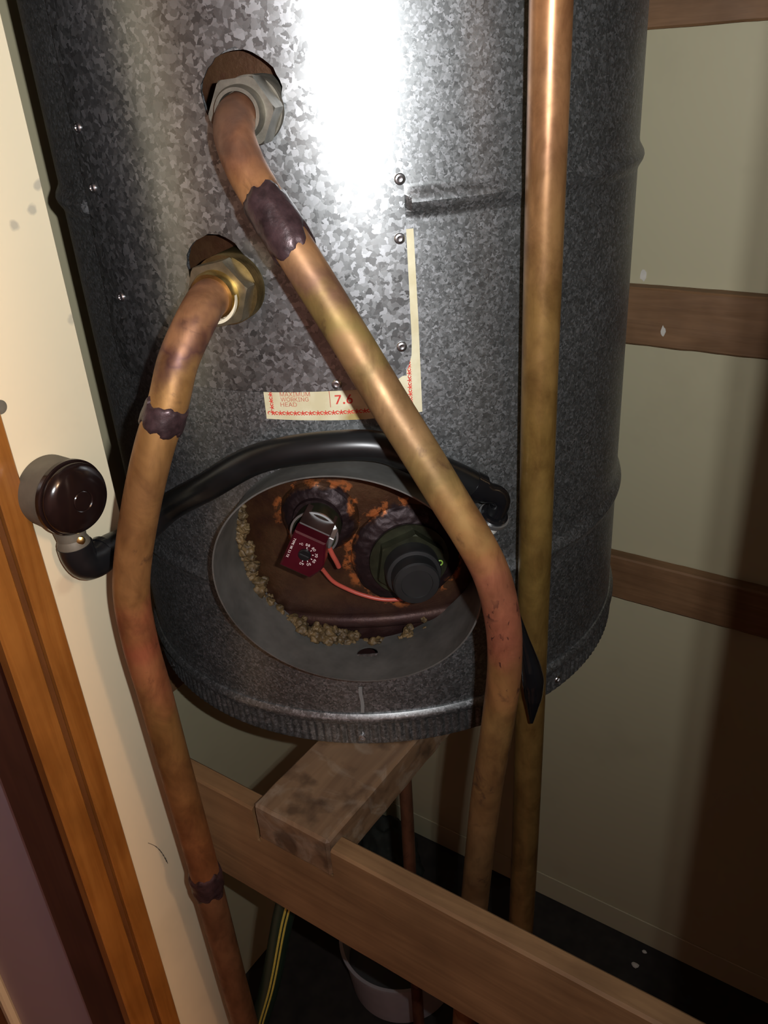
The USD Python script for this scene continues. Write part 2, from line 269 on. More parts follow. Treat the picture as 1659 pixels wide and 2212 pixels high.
def vessel_mat():
    """the bare copper vessel: burnt brown, purple-black flux round both bosses, bright scratched copper at their edges"""
    T, E = cyl_pt(24.8, .9945, .2185), cyl_pt(42.0, .957, .2185)
    n = {'g': ('geometry', {}), 'n': ('noise_texture', {'scale': 28.0, 'detail': 6.0, 'roughness': .6}),
         'r': ('rgb_ramp', {'ramp': [(.30, (.030, .010, .007)), (.46, (.060, .024, .010)), (.60, (.085, .040, .017)), (.75, (.055, .016, .011))]}),
         'wn': ('noise_texture', {'scale': 60.0, 'detail': 4.0}), 'ws': ('math', {'math_type': 'multiply_add', 'value2': .022, 'value3': -.011}),
         'fn': ('noise_texture', {'scale': 95.0, 'detail': 5.0, 'roughness': .6}), 'ff': ('rgb_ramp', {'ramp': [(.52, (0, 0, 0)), (.58, (1, 1, 1))]}),
         'p': ('principled_bsdf', {'metallic': .55, 'roughness': .5}), 'bu': ('bump', {'strength': .5, 'distance': .0015})}
    l = [('g.position', 'n.vector'), ('n.fac', 'r.fac'), ('g.position', 'wn.vector'), ('wn.fac', 'ws.value1'), ('g.position', 'fn.vector'), ('fn.fac', 'ff.fac'), ('fn.fac', 'bu.height'), ('bu.normal', 'p.normal')]
    n['x'] = ('separate_xyz', {}); n['zr'] = ('map_range', {'from_min': .925, 'from_max': .895, 'to_min': 0.0, 'to_max': .75, 'clamp': True}); n['zm'] = ('mix', {'color2': (.030, .013, .015)})   # purple scorch round the foot
    l += [('g.position', 'x.vector'), ('x.z', 'zr.value'), ('zr.result', 'zm.fac'), ('r.color', 'zm.color1')]
    last = 'zm.color'
    for i, (c, r0) in enumerate(((T, .029), (E, .043))):
        n[f'd{i}'] = ('vector_math', {'math_type': 'distance', 'vector2': tuple(map(float, c))}); n[f'a{i}'] = ('math', {'math_type': 'add'})
        n[f'o{i}'] = ('rgb_ramp', {'ramp': [(0, (0, 0, 0)), ((r0 - .003) / .1, (0, 0, 0)), (r0 / .1, (1, 1, 1)), ((r0 + .004) / .1, (1, 1, 1)), ((r0 + .007) / .1, (0, 0, 0)), (1, (0, 0, 0))]})
        n[f'k{i}'] = ('rgb_ramp', {'ramp': [(0, (1, 1, 1)), ((r0 - .002) / .1, (1, 1, 1)), ((r0 + .001) / .1, (0, 0, 0)), (1, (0, 0, 0))]})
        n[f's{i}'] = ('math', {'math_type': 'multiply', 'value2': 10.0}); n[f'om{i}'] = ('mix', {'mix_type': 'multiply', 'fac': 1.0})
        n[f'm{i}'] = ('mix', {'color2': (.36, .11, .03)}); n[f'j{i}'] = ('mix', {'color2': (.020, .010, .011)})
        l += [('g.position', f'd{i}.vector1'), (f'd{i}.value', f'a{i}.value1'), ('ws.value', f'a{i}.value2'), (f'a{i}.value', f's{i}.value1'), (f's{i}.value', f'o{i}.fac'), (f's{i}.value', f'k{i}.fac'),
              (f'o{i}.color', f'om{i}.color1'), ('ff.color', f'om{i}.color2'), (f'om{i}.color', f'm{i}.fac'), (last, f'm{i}.color1'), (f'k{i}.color', f'j{i}.fac'), (f'm{i}.color', f'j{i}.color1')]
        last = f'j{i}.color'
    l.append((last, 'p.base_color'))
    return nd('burnt_copper_vessel', n, l)
MT['vessel'] = vessel_mat()
ORG, BRN, YEL, PUR, RED = (.47, .23, .105), (.31, .15, .068), (.34, .235, .075), (.14, .055, .040), (.48, .16, .085)
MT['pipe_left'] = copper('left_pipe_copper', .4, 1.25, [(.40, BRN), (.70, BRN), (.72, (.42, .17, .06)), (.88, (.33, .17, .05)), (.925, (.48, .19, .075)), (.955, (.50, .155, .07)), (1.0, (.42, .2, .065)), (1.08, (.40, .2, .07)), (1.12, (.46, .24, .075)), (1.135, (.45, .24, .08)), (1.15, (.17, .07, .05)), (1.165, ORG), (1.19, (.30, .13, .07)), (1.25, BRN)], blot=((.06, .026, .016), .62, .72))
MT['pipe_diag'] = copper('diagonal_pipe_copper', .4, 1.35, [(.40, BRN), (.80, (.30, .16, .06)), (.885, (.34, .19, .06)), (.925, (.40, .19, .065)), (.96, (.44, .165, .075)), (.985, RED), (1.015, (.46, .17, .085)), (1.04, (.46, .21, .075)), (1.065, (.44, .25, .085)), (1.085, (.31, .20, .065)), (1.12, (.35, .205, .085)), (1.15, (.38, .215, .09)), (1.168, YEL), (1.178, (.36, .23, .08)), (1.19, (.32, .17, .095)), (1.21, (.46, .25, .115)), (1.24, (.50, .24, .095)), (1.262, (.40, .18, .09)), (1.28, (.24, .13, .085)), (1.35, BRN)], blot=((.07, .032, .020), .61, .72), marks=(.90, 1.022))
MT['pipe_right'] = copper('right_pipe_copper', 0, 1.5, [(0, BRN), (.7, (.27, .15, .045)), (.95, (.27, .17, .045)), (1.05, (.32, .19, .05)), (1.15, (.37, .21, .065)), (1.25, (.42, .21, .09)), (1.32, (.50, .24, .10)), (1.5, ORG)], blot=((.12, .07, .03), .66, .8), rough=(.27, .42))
MT['pipe_thin'] = copper('thin_pipe_copper', 0, .9, [(0, (.22, .09, .05)), (.9, (.22, .10, .05))])

# ------------------------------------------------------------------ the room
XL, XJ, YB, YF, YO, XR, XP = -.274, .467, .30, -.2933, -.380, .62, -.02
H = 2.40
def struct(name, mesh, m, smooth=30): return tag(obj(name, mesh, m, None, smooth), kind='structure')
struct('floor', box((XL - .1, YF - .12, -.06), (XR + .1, YB + .1, 0)), MT['floor'])
struct('floor_hall', box((-1.6, -2.3, -.06), (2.9, YF - .12, 0)), MT['carpet'])
struct('ceiling', box((-1.6, -2.3, H), (2.9, YB + .1, H + .05)), MT['ceiling'])
struct('wall_back', box((XL - .1, YB, 0), (XR + .1, YB + .1, H)), MT['cream_wall'])
struct('wall_left', box((XL - .1, YF, 0), (XL, YB, H)), MT['cream_wall'])
struct('wall_right', box((XR, YF, 0), (XR + .1, YB, H)), MT['cream_wall'])
wf = tag(UsdGeom.Xform.Define(stage, '/World/wall_front').GetPrim(), kind='structure')
obj('plaster', box((-1.6, YO, 0), (XP - .012, YF - .002, H)), MT['lilac'], wf)
lin = obj('lining_board', box((XP - .012, -.3634, 0), (XP, YF, H), .001), MT['lining'], wf)
tag(lin, 'cream painted lining board with grey smudges')
plug = place(lathe([(0, 0), (.0046, 0), (.0046, .0006), (0, .0009)], 32), (XP, -.3615, 1.1235), (1, 0, 0)); obj('filler_plug', plug, MT['valve_grey'], wf)
struct('wall_front_right', box((XJ + .012, -.40, 0), (2.9, YF - .002, H)), MT['lilac'])
struct('wall_hall', box((-1.6, -2.4, 0), (2.9, -2.3, H)), MT['lilac'])
struct('wall_hall_left', box((-1.7, -2.3, 0), (-1.6, YO, H)), MT['lilac'])
struct('wall_hall_right', box((2.9, -2.3, 0), (3.0, YO, H)), MT['lilac'])
struct('baseboard_back', box((XL, YB - .0025, 0), (XR, YB, .052), .001), MT['cream_wall'])
dr = tag(UsdGeom.Xform.Define(stage, '/World/door_1').GetPrim(), kind='structure')
obj('stop_strip', box((XP - .012, -.3813, 0), (XP + .0030, -.3634, H), .001), MT['frame'], dr)
obj('rebate', box((XP - .012, -.3862, 0), (XP - .0020, -.3813, H), .0005), MT['frame_dark'], dr)
obj('jamb', box((XP - .012, -.408, 0), (XP + .0005, -.3862, H), .0012), MT['frame'], dr)
obj('jamb', box((XJ, -.432, 0), (XJ + .012, YF, H), .0008), MT['frame'], dr)
XT = -.374
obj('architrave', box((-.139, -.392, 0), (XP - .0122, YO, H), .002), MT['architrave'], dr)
struct('trim_1', box((XT - .016, YO - .012, 0), (XT, YO, H), .003), MT['lining'])
struct('trim_2', box((XT - .18, YO - .010, 0), (XT - .016, YO, H), .002), MT['frame'])

# battens nailed to the closet walls
def ragged(b, amp, freq, seed): return noisy(b.subdivide_to_size(.012, max_iter=9), amp, freq, seed)
for z0, z1, lab in ((1.309, 1.372, 'brown wall batten highest on the back wall, right of the tank top'),
                    (1.000, 1.064, 'middle brown wall batten with white paint scuffs, right of the tank'),
                    (.660, .722, 'lowest brown wall batten on the back wall, level with the tank rim')):
    solo('wall_batten', ragged(box((XL + .02, YB - .019, z0), (XR, YB, z1), .002), .0007, 60, int(z0 * 100)), MT['batten'], lab, 'batten')
solo('wall_batten', ragged(box((XL, -.27, .615), (XL + .019, YB - .02, .68), .002), .0007, 60, 3), MT['batten_y'], 'brown wall batten end just showing between the left pipe and tank rim', 'batten')
# paint scuffs and torn paint on the battens and above them
for c, w, h, y in (((.1655, 1.0735), .010, .015, YB), ((.1985, 1.019), .006, .015, YB - .0195)):
    pts = [(c[0] + w * .5 * math.cos(a) * random.uniform(.6, 1.05), c[1] + h * .5 * math.sin(a) * random.uniform(.6, 1.05)) for a in np.linspace(0, 6.28, 11)[:-1]]
    m = trimesh.creation.extrude_polygon(sg.Polygon(pts).buffer(0), .0005, engine='earcut'); v = np.array(m.vertices); m.vertices = np.c_[v[:, 0], y - v[:, 2], v[:, 1]]; m.invert()
    solo('paint_flake', m, MT['plaster'], 'white torn paint flake just above the middle batten' if y == YB else 'white paint scuff on the face of the middle batten', 'paint flake')

# stand under the tank
plank_z1, plank_z0 = .7838, .745
plank = box((.0815, -.3075, plank_z0), (.157, .27, plank_z1), .0025)
beam = man(box((XP, -.306, .664), (XJ, -.289, .774), .002)) - man(box((.0812, -.32, plank_z0 - .0004), (.1573, -.25, .8), .0001)) - man(box((.0775, -.32, .738), (.0812, -.25, .8), .0001))
bm = to_tm(beam).subdivide_to_size(.02, max_iter=9)
solo('support_beam', noisy(bm, .0004, 40, 5), MT['beam'], 'long pine beam crossing below the tank from the left pipe to the lower right corner', 'beam')
def plank_mat():
    n = {'g': ('geometry', {}), 'mp': ('mapping', {'scale': (1.0, .08, 1.0)}), 'n1': ('noise_texture', {'scale': 80.0, 'detail': 6.0, 'distortion': 1.0}), 'r': ('rgb_ramp', {'ramp': [(.3, (.13, .072, .036)), (.7, (.20, .12, .062))]}),
         'n2': ('noise_texture', {'scale': 24.0, 'detail': 6.0, 'distortion': 1.4}), 'r2': ('rgb_ramp', {'ramp': [(.50, (0, 0, 0)), (.60, (.28,) * 3), (.64, (.06,) * 3), (.70, (.35,) * 3), (.78, (.1,) * 3)]}), 'm': ('mix', {'color2': (.34, .29, .22)}),
         'n3': ('noise_texture', {'scale': 35.0, 'detail': 4.0}), 'r3': ('rgb_ramp', {'ramp': [(.36, (.45, .42, .40)), (.5, (1, 1, 1))]}), 'm2': ('mix', {'mix_type': 'multiply', 'fac': 1.0}), 'p': ('principled_bsdf', {'roughness': .6})}
    return nd('stained_plank', n, [('g.position', 'mp.vector'), ('mp.vector', 'n1.vector'), ('n1.fac', 'r.fac'), ('g.position', 'n2.vector'), ('n2.fac', 'r2.fac'), ('r2.color', 'm.fac'), ('r.color', 'm.color1'), ('g.position', 'n3.vector'), ('n3.fac', 'r3.fac'), ('m.color', 'm2.color1'), ('r3.color', 'm2.color2'), ('m2.color', 'p.base_color')])
solo('support_plank', noisy(plank.subdivide_to_size(.008, max_iter=9), .0007, 70, 9), plank_mat(), 'short stained plank let into the beam, carrying the front of the tank', 'plank')

# ------------------------------------------------------------------ the tank
tank = thing('water_heater', 'galvanised hot water cylinder with crimped bottom rim and an open access port', 'water heater', (0, 0, .785))
ZB, ZT = .785, 2.05
SL_PHI = math.radians(23.55); SL_N = np.array([math.sin(SL_PHI), -math.cos(SL_PHI), 0.0]); SL_H = np.array([math.cos(SL_PHI), math.sin(SL_PHI), 0.0])
SL_C = SL_N * .27 + SL_H * .0331 + np.array([0, 0, .9662]); RA, RB = .1003, .0883
def ellipse_prism(ra, rb, d0, d1, n=128, tilt=0.0):
    """an elliptic solid along the port's axis, from d0 behind the rim to d1 (forward)"""
    a = np.linspace(0, 2 * np.pi, n, endpoint=False); pts = []
    for d in (d0, d1): pts.append(SL_C + SL_N * d + np.cos(a)[:, None] * ra * SL_H + np.sin(a)[:, None] * rb * np.array([0, 0, 1.0]))
    V = np.vstack(pts + [[SL_C + SL_N * d0], [SL_C + SL_N * d1]]); j = np.arange(n); k = (j + 1) % n
    F = np.vstack([np.c_[j, k, n + k], np.c_[j, n + k, n + j], np.c_[np.full(n, 2 * n), k, j], np.c_[np.full(n, 2 * n + 1), n + j, n + k]])
    m = trimesh.Trimesh(V, F, process=False)
    if m.volume < 0: m.invert()
    return m
HOLES = [(22.0, 1.2865, .0250), (14.3, 1.1855, .0235)]
STUB = [(24.2, 1.277), (16.7, 1.176)]
def hole_cut(th, z, r, seed):
    a = np.linspace(0, 2 * np.pi, 40, endpoint=False); rr = r * (1 + .03 * np.sin(3 * a + seed) + RNG.uniform(-.02, .02, 40))
    p = sg.Polygon(np.c_[rr * np.cos(a), rr * np.sin(a)]); m = trimesh.creation.extrude_polygon(p, .07, engine='earcut')
    return man(place(m, cyl_pt(th, z, .215), radial(th)))
def bead(zc, w=.011, h=.0045, n=9): return [(R + h * math.cos(t) ** 2, zc + w * t / (math.pi / 2)) for t in np.linspace(-math.pi / 2, math.pi / 2, n)]
outer = [(R, .800)] + bead(.9365) + bead(1.2215) + [(R, ZT)]
inner = [(r - .0012, z) for r, z in outer[::-1]]
jk = lathe(outer + inner + [outer[0]], 288); v = np.array(jk.vertices); tv = np.degrees(np.arctan2(v[:, 0], -v[:, 1])); rv = np.hypot(v[:, 0], v[:, 1])
under = (tv > -14.6) & (tv < 44.4) & (v[:, 2] > 1.11)          # the swage is pressed flat where the cover sheet lies on it
nr = np.where(under, np.where(rv > R - .0006, np.minimum(rv, R), np.minimum(rv, R - .0012)), rv); v[:, :2] *= (nr / np.maximum(rv, 1e-9))[:, None]; jk.vertices = v
shell = man(jk)
port = man(ellipse_prism(RA - .0006, RB - .0006, -.20, .1))
shell = shell - port
for i, h in enumerate(HOLES): shell = shell - hole_cut(*h, i)
part('jacket', shell, MT['jacket'], tank, 25)
part('lid', lathe([(0, ZT - .004), (R + .004, ZT - .004), (R + .004, ZT + .01), (0, ZT + .03)], 96), MT['jacket'], tank)
# crimped bottom rim: a rounded roll, then a pleated band
a = np.linspace(0, 2 * np.pi, 1600, endpoint=False); ple = np.abs(((a * 215 / (2 * np.pi)) % 1) - .5) * 2
prof = [(R - .004, .8185, 0), (R + .0012, .8175, 0), (R + .0036, .8145, 0), (R + .0042, .8115, 0), (R + .0030, .8085, .1), (R + .0024, .8065, .8), (R + .0024, .798, 1), (R + .0024, .7895, 1), (R + .0022, .7865, .8), (R + .0010, .785, .2), (R - .012, .785, 0), (R - .012, .787, 0)]
V = np.vstack([np.c_[(r - .0024 * k * ple ** 2) * np.sin(a), -(r - .0024 * k * ple ** 2) * np.cos(a), np.full(len(a), z)] for r, z, k in prof]); F = []
j = np.arange(len(a)); k = (j + 1) % len(a)
for i in range(len(prof) - 1): b, c = i * len(a), (i + 1) * len(a); F += [np.c_[b + j, c + k, b + k], np.c_[b + j, c + j, c + k]]
part('crimped_rim', trimesh.Trimesh(V, np.vstack(F), process=False), MT['jacket'], tank, 40)
dr_a = [(S(30.5) + dx + .0004 * math.sin(zz * 260), zz) for dx, zs in ((-.0014, np.linspace(.8185, .846, 8)), (.0016, np.linspace(.846, .8185, 8))) for zz in zs]
part('residue_streak', wrap(sg.Polygon(dr_a), R + .0001, R + .0003, .006), plain('pale_residue', (.20, .20, .19), .6), tank, 30, label='pale dried water streak below the sleeve')
part('base_plate', lathe([(0, .786), (R - .002, .786), (R - .002, .789), (0, .789)], 96), MT['jacket'], tank)
for th in (-23.0, 29.9, 75.0, 120.0):
    s = place(lathe([(0, -.002), (.0036, -.002), (.0036, .0008), (.0030, .0018), (.0014, .0022), (.0010, .0012), (0, .0012)], 24), cyl_pt(th, .7962 if th != 29.9 else .792, R + .0012), radial(th))
    part('rim_screw', s, MT['rivet'], tank)
# front cover sheet with its rivets
cov = sg.Polygon([(S(-13.0), ZT - .1), (S(-13.0), 1.30), (S(-13.2), 1.25), (S(-14.3), 1.16), (S(-14.4), 1.1185), (S(-13.4), 1.1075), (S(-12), 1.1035), (S(19), 1.1035), (S(38.8), 1.1040), (S(40.6), 1.1062), (S(42.2), 1.1105), (S(43.3), 1.1165), (S(43.9), 1.1245), (S(44.05), 1.135), (S(44.1), ZT - .1)])
for i, (th, z, r) in enumerate(HOLES):
    aa = np.linspace(0, 2 * np.pi, 44, endpoint=False); rr = r * (1 + .02 * np.sin(5 * aa + i) + RNG.uniform(-.03, .02, 44)) * .995
    cov = cov.difference(sg.Polygon(np.c_[S(th) + rr * np.cos(aa), z + rr * np.sin(aa)]))
part('cover_sheet', wrap(cov, R + .0009, R + .0020, .008), MT['cover'], tank, 30, label='front cover sheet with large zinc spangle')
for th, z in ((43.5, 1.2354), (43.0, 1.2005), (42.4, 1.131), (31.6, 1.1084), (-11.0, 1.2735), (-10.3, 1.2357), (-8.5, 1.162)):
    rv = place(lathe([(0, -.001), (.0036, -.001), (.0035, .0004), (.0029, .0012), (.0019, .0015), (.0016, .0008), (.0008, .0006), (0, .0006)], 28), cyl_pt(th, z, R + .0020), radial(th))
    part('rivet', rv, MT['rivet'], tank)
# paper label, partly covered by the sheet
lab = part('label', wrap(sg.Polygon([(S(19.1), 1.11), (S(19.0), 1.0830), (S(36), 1.0813), (S(45.3), 1.0826), (S(45.35), 1.15), (S(45.25), 1.2055), (S(43.2), 1.2055), (S(43), 1.11)]), R + .0002, R + .00045, .006), MT['paper'], tank, 30, label='cream paper label with a red border')
def letters(txt, th, z, h, width=None, bold=False, mt='ink_dull'):
    t = meshkit.text_mesh(txt, h, .001, bold); w = t.bounds[1][0] - t.bounds[0][0]
    if width: t.apply_scale((width / w, 1, 1))
    t.apply_translation((S(th) - t.bounds[0][0], z, 0))
    part('lettering', wrap_mesh(t, R + .0004, R + .00052, .006), MT[mt], lab, False)
letters('MAXIMUM', 21.9, 1.0999, .0031, S(27.0) - S(21.9)); letters('WORKING', 21.95, 1.0962, .0030, S(26.7) - S(21.95)); letters('HEAD', 21.8, 1.0924, .0031, S(24.6) - S(21.8))
letters('7.6', 31.05, 1.0937, .0063, S(33.95) - S(31.05), True, 'ink')
part('divider', wrap(sg.box(S(30.16), 1.0915, S(30.28), 1.11), R + .0004, R + .00052, .006), MT['ink_dull'], lab, False)
def motif(cx, cz, s, rot):
    ps = []
    for q in range(5):
        e = affinity.rotate(affinity.translate(affinity.scale(sg.Point(0, 0).buffer(1, 6), .50 * s, .17 * s), .42 * s, 0), q * 72 + 18, origin=(0, 0)); ps.append(e)
    for sx in (-1, 1):
        ring = sg.Point(sx * 1.25 * s, 0).buffer(.62 * s, 8).difference(sg.Point(sx * 1.25 * s + .12 * s, .14 * s * sx).buffer(.48 * s, 8)); ps.append(ring)
    return affinity.translate(affinity.rotate(shapely.union_all(ps), rot, origin=(0, 0)), cx, cz)
orn = [motif(x, 1.0875, .00215, 0) for x in np.arange(S(20.3), S(43.4), .0054)] + [motif(S(20.25), z, .0019, 90) for z in np.arange(1.0915, 1.104, .0047)] + [motif(S(43.45), z, .00195, 90) for z in np.arange(1.0915, 1.204, .0050)]
part('border', wrap(shapely.union_all(orn), R + .0004, R + .00052, 0), MT['ink'], lab, False)
# access sleeve
sl = man(ellipse_prism(RA, RB, -.085, 0)) - man(ellipse_prism(RA - .0012, RB - .0012, -.2, .1))
sl = sl - m3.Manifold.cylinder(.5, .2192, .2192, 200).translate((0, 0, .70))
dh = place(trimesh.creation.extrude_polygon(sg.Point(0, 0).buffer(.0085, 24).intersection(sg.box(-.02, -.0040, .02, .02)), .05, engine='earcut'), SL_C + SL_H * .004 - SL_N * .034 + np.array([0, 0, -.11]), (0, 0, 1), up=-SL_N)
sl = sl - man(dh)
part('access_sleeve', sl, MT['sleeve'], tank, 30, label='dull zinc sleeve round the access opening')
# inner copper vessel with its bottom bead, brazed bosses
VR = .2185
vp = [(0, .83), (.188, .83), (.208, .845), (.2145, .870), (.2165, .886)] + [(.2165 + .0052 * math.cos(t), .8955 + .0062 * math.sin(t)) for t in np.linspace(-1.5, 1.5, 9)] + [(.2178, .906), (VR, .918), (VR, 1.9), (0, 1.9)]
ves = part('inner_vessel', lathe(vp, 220), MT['vessel'], tank, 30, label='burnt brown copper inner vessel seen through the access opening')
def boss(th, z, prof, seed, amp=.0013):
    m = lathe(prof, 72).subdivide_to_size(.0025, max_iter=8); return noisy(place(m, cyl_pt(th, z, VR - .0035), radial(th)), amp, 120, seed)
part('boss', boss(24.8, .9945, [(.014, 0), (.031, 0), (.0305, .0035), (.028, .0065), (.024, .0095), (.0195, .011), (.0185, .0135), (.014, .0135), (.014, 0)], 1), MT['vessel'], ves)
part('boss', boss(42.0, .957, [(.02, 0), (.044, 0), (.0435, .0035), (.041, .006), (.036, .0085), (.031, .0095), (.02, .0095), (.02, 0)], 2), MT['vessel'], ves)
# insulation
def lump(c, r, seed):
    m = trimesh.creation.icosphere(2, r); v = np.array(m.vertices); v *= (1 + 1.5 * (meshkit.fbm(v / r * 1.5 + seed * 5.1, 2, seed) - .5))[:, None]; v *= np.array([1, .9, .8 + .4 * ((seed * 7) % 5) / 5]); m.vertices = v + c; return m
path_f = [(7.0, .991), (7.6, .975), (7.6, .957), (8.1, .940), (9.3, .9276), (11.1, .9154), (13.0, .903), (15.4, .8955), (18.0, .892), (20.4, .885), (22.9, .881), (25.9, .880), (29.0, .881), (33.9, .879), (39.9, .885), (46.0, .890)]
dens = [15, 16, 17, 16, 13, 9, 6, 6, 13, 18, 26, 16, 8, 8, 7, 4]; lumps = []
for i, ((th, z), nn) in enumerate(zip(path_f, dens)):
    for q in range(nn):
        rr = abs(RNG.normal(0, 1)); big = .0058 if nn > 11 else .0044
        lumps.append(lump(cyl_pt(th + RNG.uniform(-1.6, 1.6), z + RNG.uniform(-.0045, .007) * (1.2 if nn > 9 else .7), VR + .0025 + RNG.uniform(0, .006)), RNG.uniform(.0014, big), int(RNG.integers(1000))))
for q in range(34):     # the heap that has spilled on to the floor of the sleeve
    th_q = RNG.uniform(17.5, 27.5); r_q = RNG.uniform(VR + .003, VR + .020 - abs(th_q - 21.5) * .0022); pt = cyl_pt(th_q, 0, r_q); lat = float((pt - SL_C) @ SL_H)
    pt[2] = SL_C[2] - RB * math.sqrt(max(0, 1 - (lat / RA) ** 2)) + .003 + RNG.uniform(0, .004); lumps.append(lump(pt, RNG.uniform(.0016, .0048), int(RNG.integers(1000))))
solo('insulation_foam', cat(*lumps), MT['foam'], 'crumbling yellow brown insulation along the lower left edge of the access opening', 'insulation', 60, kind='stuff')
# packed insulation between jacket and vessel, seen in the pipe holes
# ------------------------------------------------------------------ thermostat
TH, TZ = 25.2, .9935; ax = radial(TH); up = np.array([0, 0, 1.0]); tx = np.cross(up, ax)
rot = math.radians(-27); U = math.cos(rot) * up - math.sin(rot) * tx; Xv = np.cross(U, ax)   # turned clockwise
def local(m, d=0.0):
    T = np.eye(4); T[:3, 0], T[:3, 1], T[:3, 2] = Xv, U, ax; T[:3, 3] = cyl_pt(TH, TZ, VR + d); m = m.copy(); m.apply_transform(T); return m
th_ = thing('thermostat', 'dark red dial thermostat plugged into the upper left boss of the vessel', 'thermostat', cyl_pt(TH, TZ, VR))
part('pocket', local(lathe([(.0155, .010), (.0178, .010), (.0178, .024), (.0172, .0252), (.0155, .0252), (.0155, .010)], 56)), MT['green_brass'], th_)
part('pocket_rim', local(lathe([(.0168, .0248), (.0184, .0248), (.0184, .0262), (.0168, .0262), (.0168, .0248)], 56)), MT['zinc_ring'], th_)
def rounded(w, h, r): return sg.box(-w / 2 + r, -h / 2 + r, w / 2 - r, h / 2 - r).buffer(r, 8)
def slab(poly, z0, z1, bev=.001):
    A = m3.CrossSection([np.array(sg.polygon.orient(poly).exterior.coords)[:-1]])
    return to_tm(m3.Manifold.batch_boolean([A.extrude(z1 - z0 - bev).translate((0, 0, z0)), m3.Manifold.hull(m3.Manifold.batch_boolean([A.offset(-bev, m3.JoinType.Round).extrude(z1 - z0).translate((0, 0, z0)), A.extrude(z1 - z0 - bev).translate((0, 0, z0))], m3.OpType.Add))], m3.OpType.Add))
bodyp = sg.box(-.0122, -.0145, .0122, .0155).intersection(sg.Point(0, .002).buffer(.0178, 24))
part('body', local(slab(affinity.translate(bodyp, -.001, 0), .015, .044)), MT['soot_plastic'], th_)
facep = sg.box(-.0135, -.0175, .0105, .0150).union(sg.Point(.004, -.004).buffer(.0118, 20)).difference(sg.box(.0045, -.03, .0068, -.0125))
face = part('dial_face', local(slab(facep.buffer(.0006).buffer(-.0006), .0442, .0555, .0012)), MT['red_plastic'], th_, label='glossy dark red face with white print')
kn = part('dial', local(lathe([(0, .0552), (.0046, .0552), (.0046, .0568), (.0040, .0575), (0, .0575)], 32)).copy(), MT['black'], th_, label='small black slotted dial')
part('slot', local(box((-.0034, -.0005, .0573), (.0034, .0005, .0579), .0001)), MT['black_matte'], kn)
def face_text(txt, x, y, h, ang, w=None):
    t = meshkit.text_mesh(txt, h, .0002); 
    c = t.bounds.mean(0); t.apply_translation((-c[0], -c[1], 0))
    if w: t.apply_scale((w / (t.bounds[1][0] - t.bounds[0][0]), 1, 1))
    t.apply_transform(trimesh.transformations.rotation_matrix(math.radians(ang), (0, 0, 1))); t.apply_translation((x, y, .0555)); return local(t)
part('lettering', face_text('TYPE VK 11 TX', -.0108, .0005, .0017, -90, .0175), MT['print'], face, False)
for k, txt in enumerate(('88', '80', '70', '60', '50', '40')):
    an = math.radians(95 - k * 36); part('lettering', face_text(txt, .0084 * math.cos(an), .0084 * math.sin(an), .0020, math.degrees(an) - 90), MT['print'], face, False)
    tk = box((-.0003, -.0006, 0), (.0003, .0006, .0002), .00003); tk.apply_transform(trimesh.transformations.rotation_matrix(an - math.pi / 2, (0, 0, 1))); tk.apply_translation((.0059 * math.cos(an), .0059 * math.sin(an), .0555)); part('tick', local(tk), MT['print'], face, False)
part('lettering', face_text('°C', -.0052, .0068, .0018, 35), MT['print'], face, False)
part('terminal', local(box((.0105, .0035, .026), (.0150, .0125, .0415), .0006)), MT['zinc_ring'], th_, label='bright metal terminal block')
part('terminal_screw', local(place(lathe([(0, 0), (.0022, 0), (.0020, .0012), (0, .0014)], 20), (.0128, .0008, .0445), (0, 0, 1))), MT['rivet'], th_)
W1 = [(0.1028, -0.2147, 0.9585), (0.1053, -0.2067, 0.9438), (0.111, -0.2003, 0.9359), (0.121, -0.1933, 0.9288), (0.1364, -0.184, 0.9234), (0.1519, -0.1741, 0.9239), (0.1596, -0.167, 0.9265), (0.1604, -0.1634, 0.9334)]
solo('wire', tube(spline(W1, .002), .00165, 14), MT['wire'], 'long red wire looping from the thermostat under the black element cap', 'wire')
W2 = [(0.1191, -0.2255, 0.9924), (0.1199, -0.2239, 0.9867), (0.1206, -0.2224, 0.9809), (0.1213, -0.2198, 0.9741), (0.1207, -0.2166, 0.9673)]
solo('wire', tube(spline(W2, .002), .0019, 14), MT['wire'], 'short cut stub of red wire hanging at the right side of the thermostat', 'wire')
# ------------------------------------------------------------------ immersion element
EH, EZ = 42.0, .957; el = thing('immersion_element', 'immersion element with a round black cap on a green hex nut inside the access opening', 'heating element', cyl_pt(EH, EZ, VR))
ea = radial(EH)
part('washer', place(lathe([(.015, .0085), (.031, .0085), (.031, .0105), (.015, .0105), (.015, .0085)], 56), cyl_pt(EH, EZ, VR), ea), MT['green_brass'], el)
hx = hexnut(.0275, .009); hx.apply_transform(trimesh.transformations.rotation_matrix(.35, (0, 0, 1))); hx.apply_translation((0, 0, .0105))
part('hex_nut', place(hx, cyl_pt(EH, EZ, VR), ea), MT['green_brass'], el, 20)
cp = part('cap', place(lathe([(0, .019), (.0212, .019), (.0212, .031), (.0205, .0325), (.0178, .0330), (.0176, .0440), (.0165, .0455), (.0120, .0458), (.0116, .0450), (0, .0448)], 64), cyl_pt(EH, EZ, VR), ea), MT['black_matte'], el, label='black stepped plastic cap')
part('lead', tube(spline([(0.1675, -0.183, 0.968), (0.1693, -0.1812, 0.9658), (0.172, -0.1759, 0.9608), (0.1735, -0.1687, 0.9556), (0.1751, -0.1612, 0.9536)], .002), .0016, 12), MT['black'], el, label='short bent black lead')
tor = trimesh.creation.torus(.0021, .0006, 24, 10); part('wire_loop', place(tor, (0.1763, -0.1629, 0.9574), radial(45)), plain('green_wire', (.22, .40, .05), .4), el, label='small green wire loop')
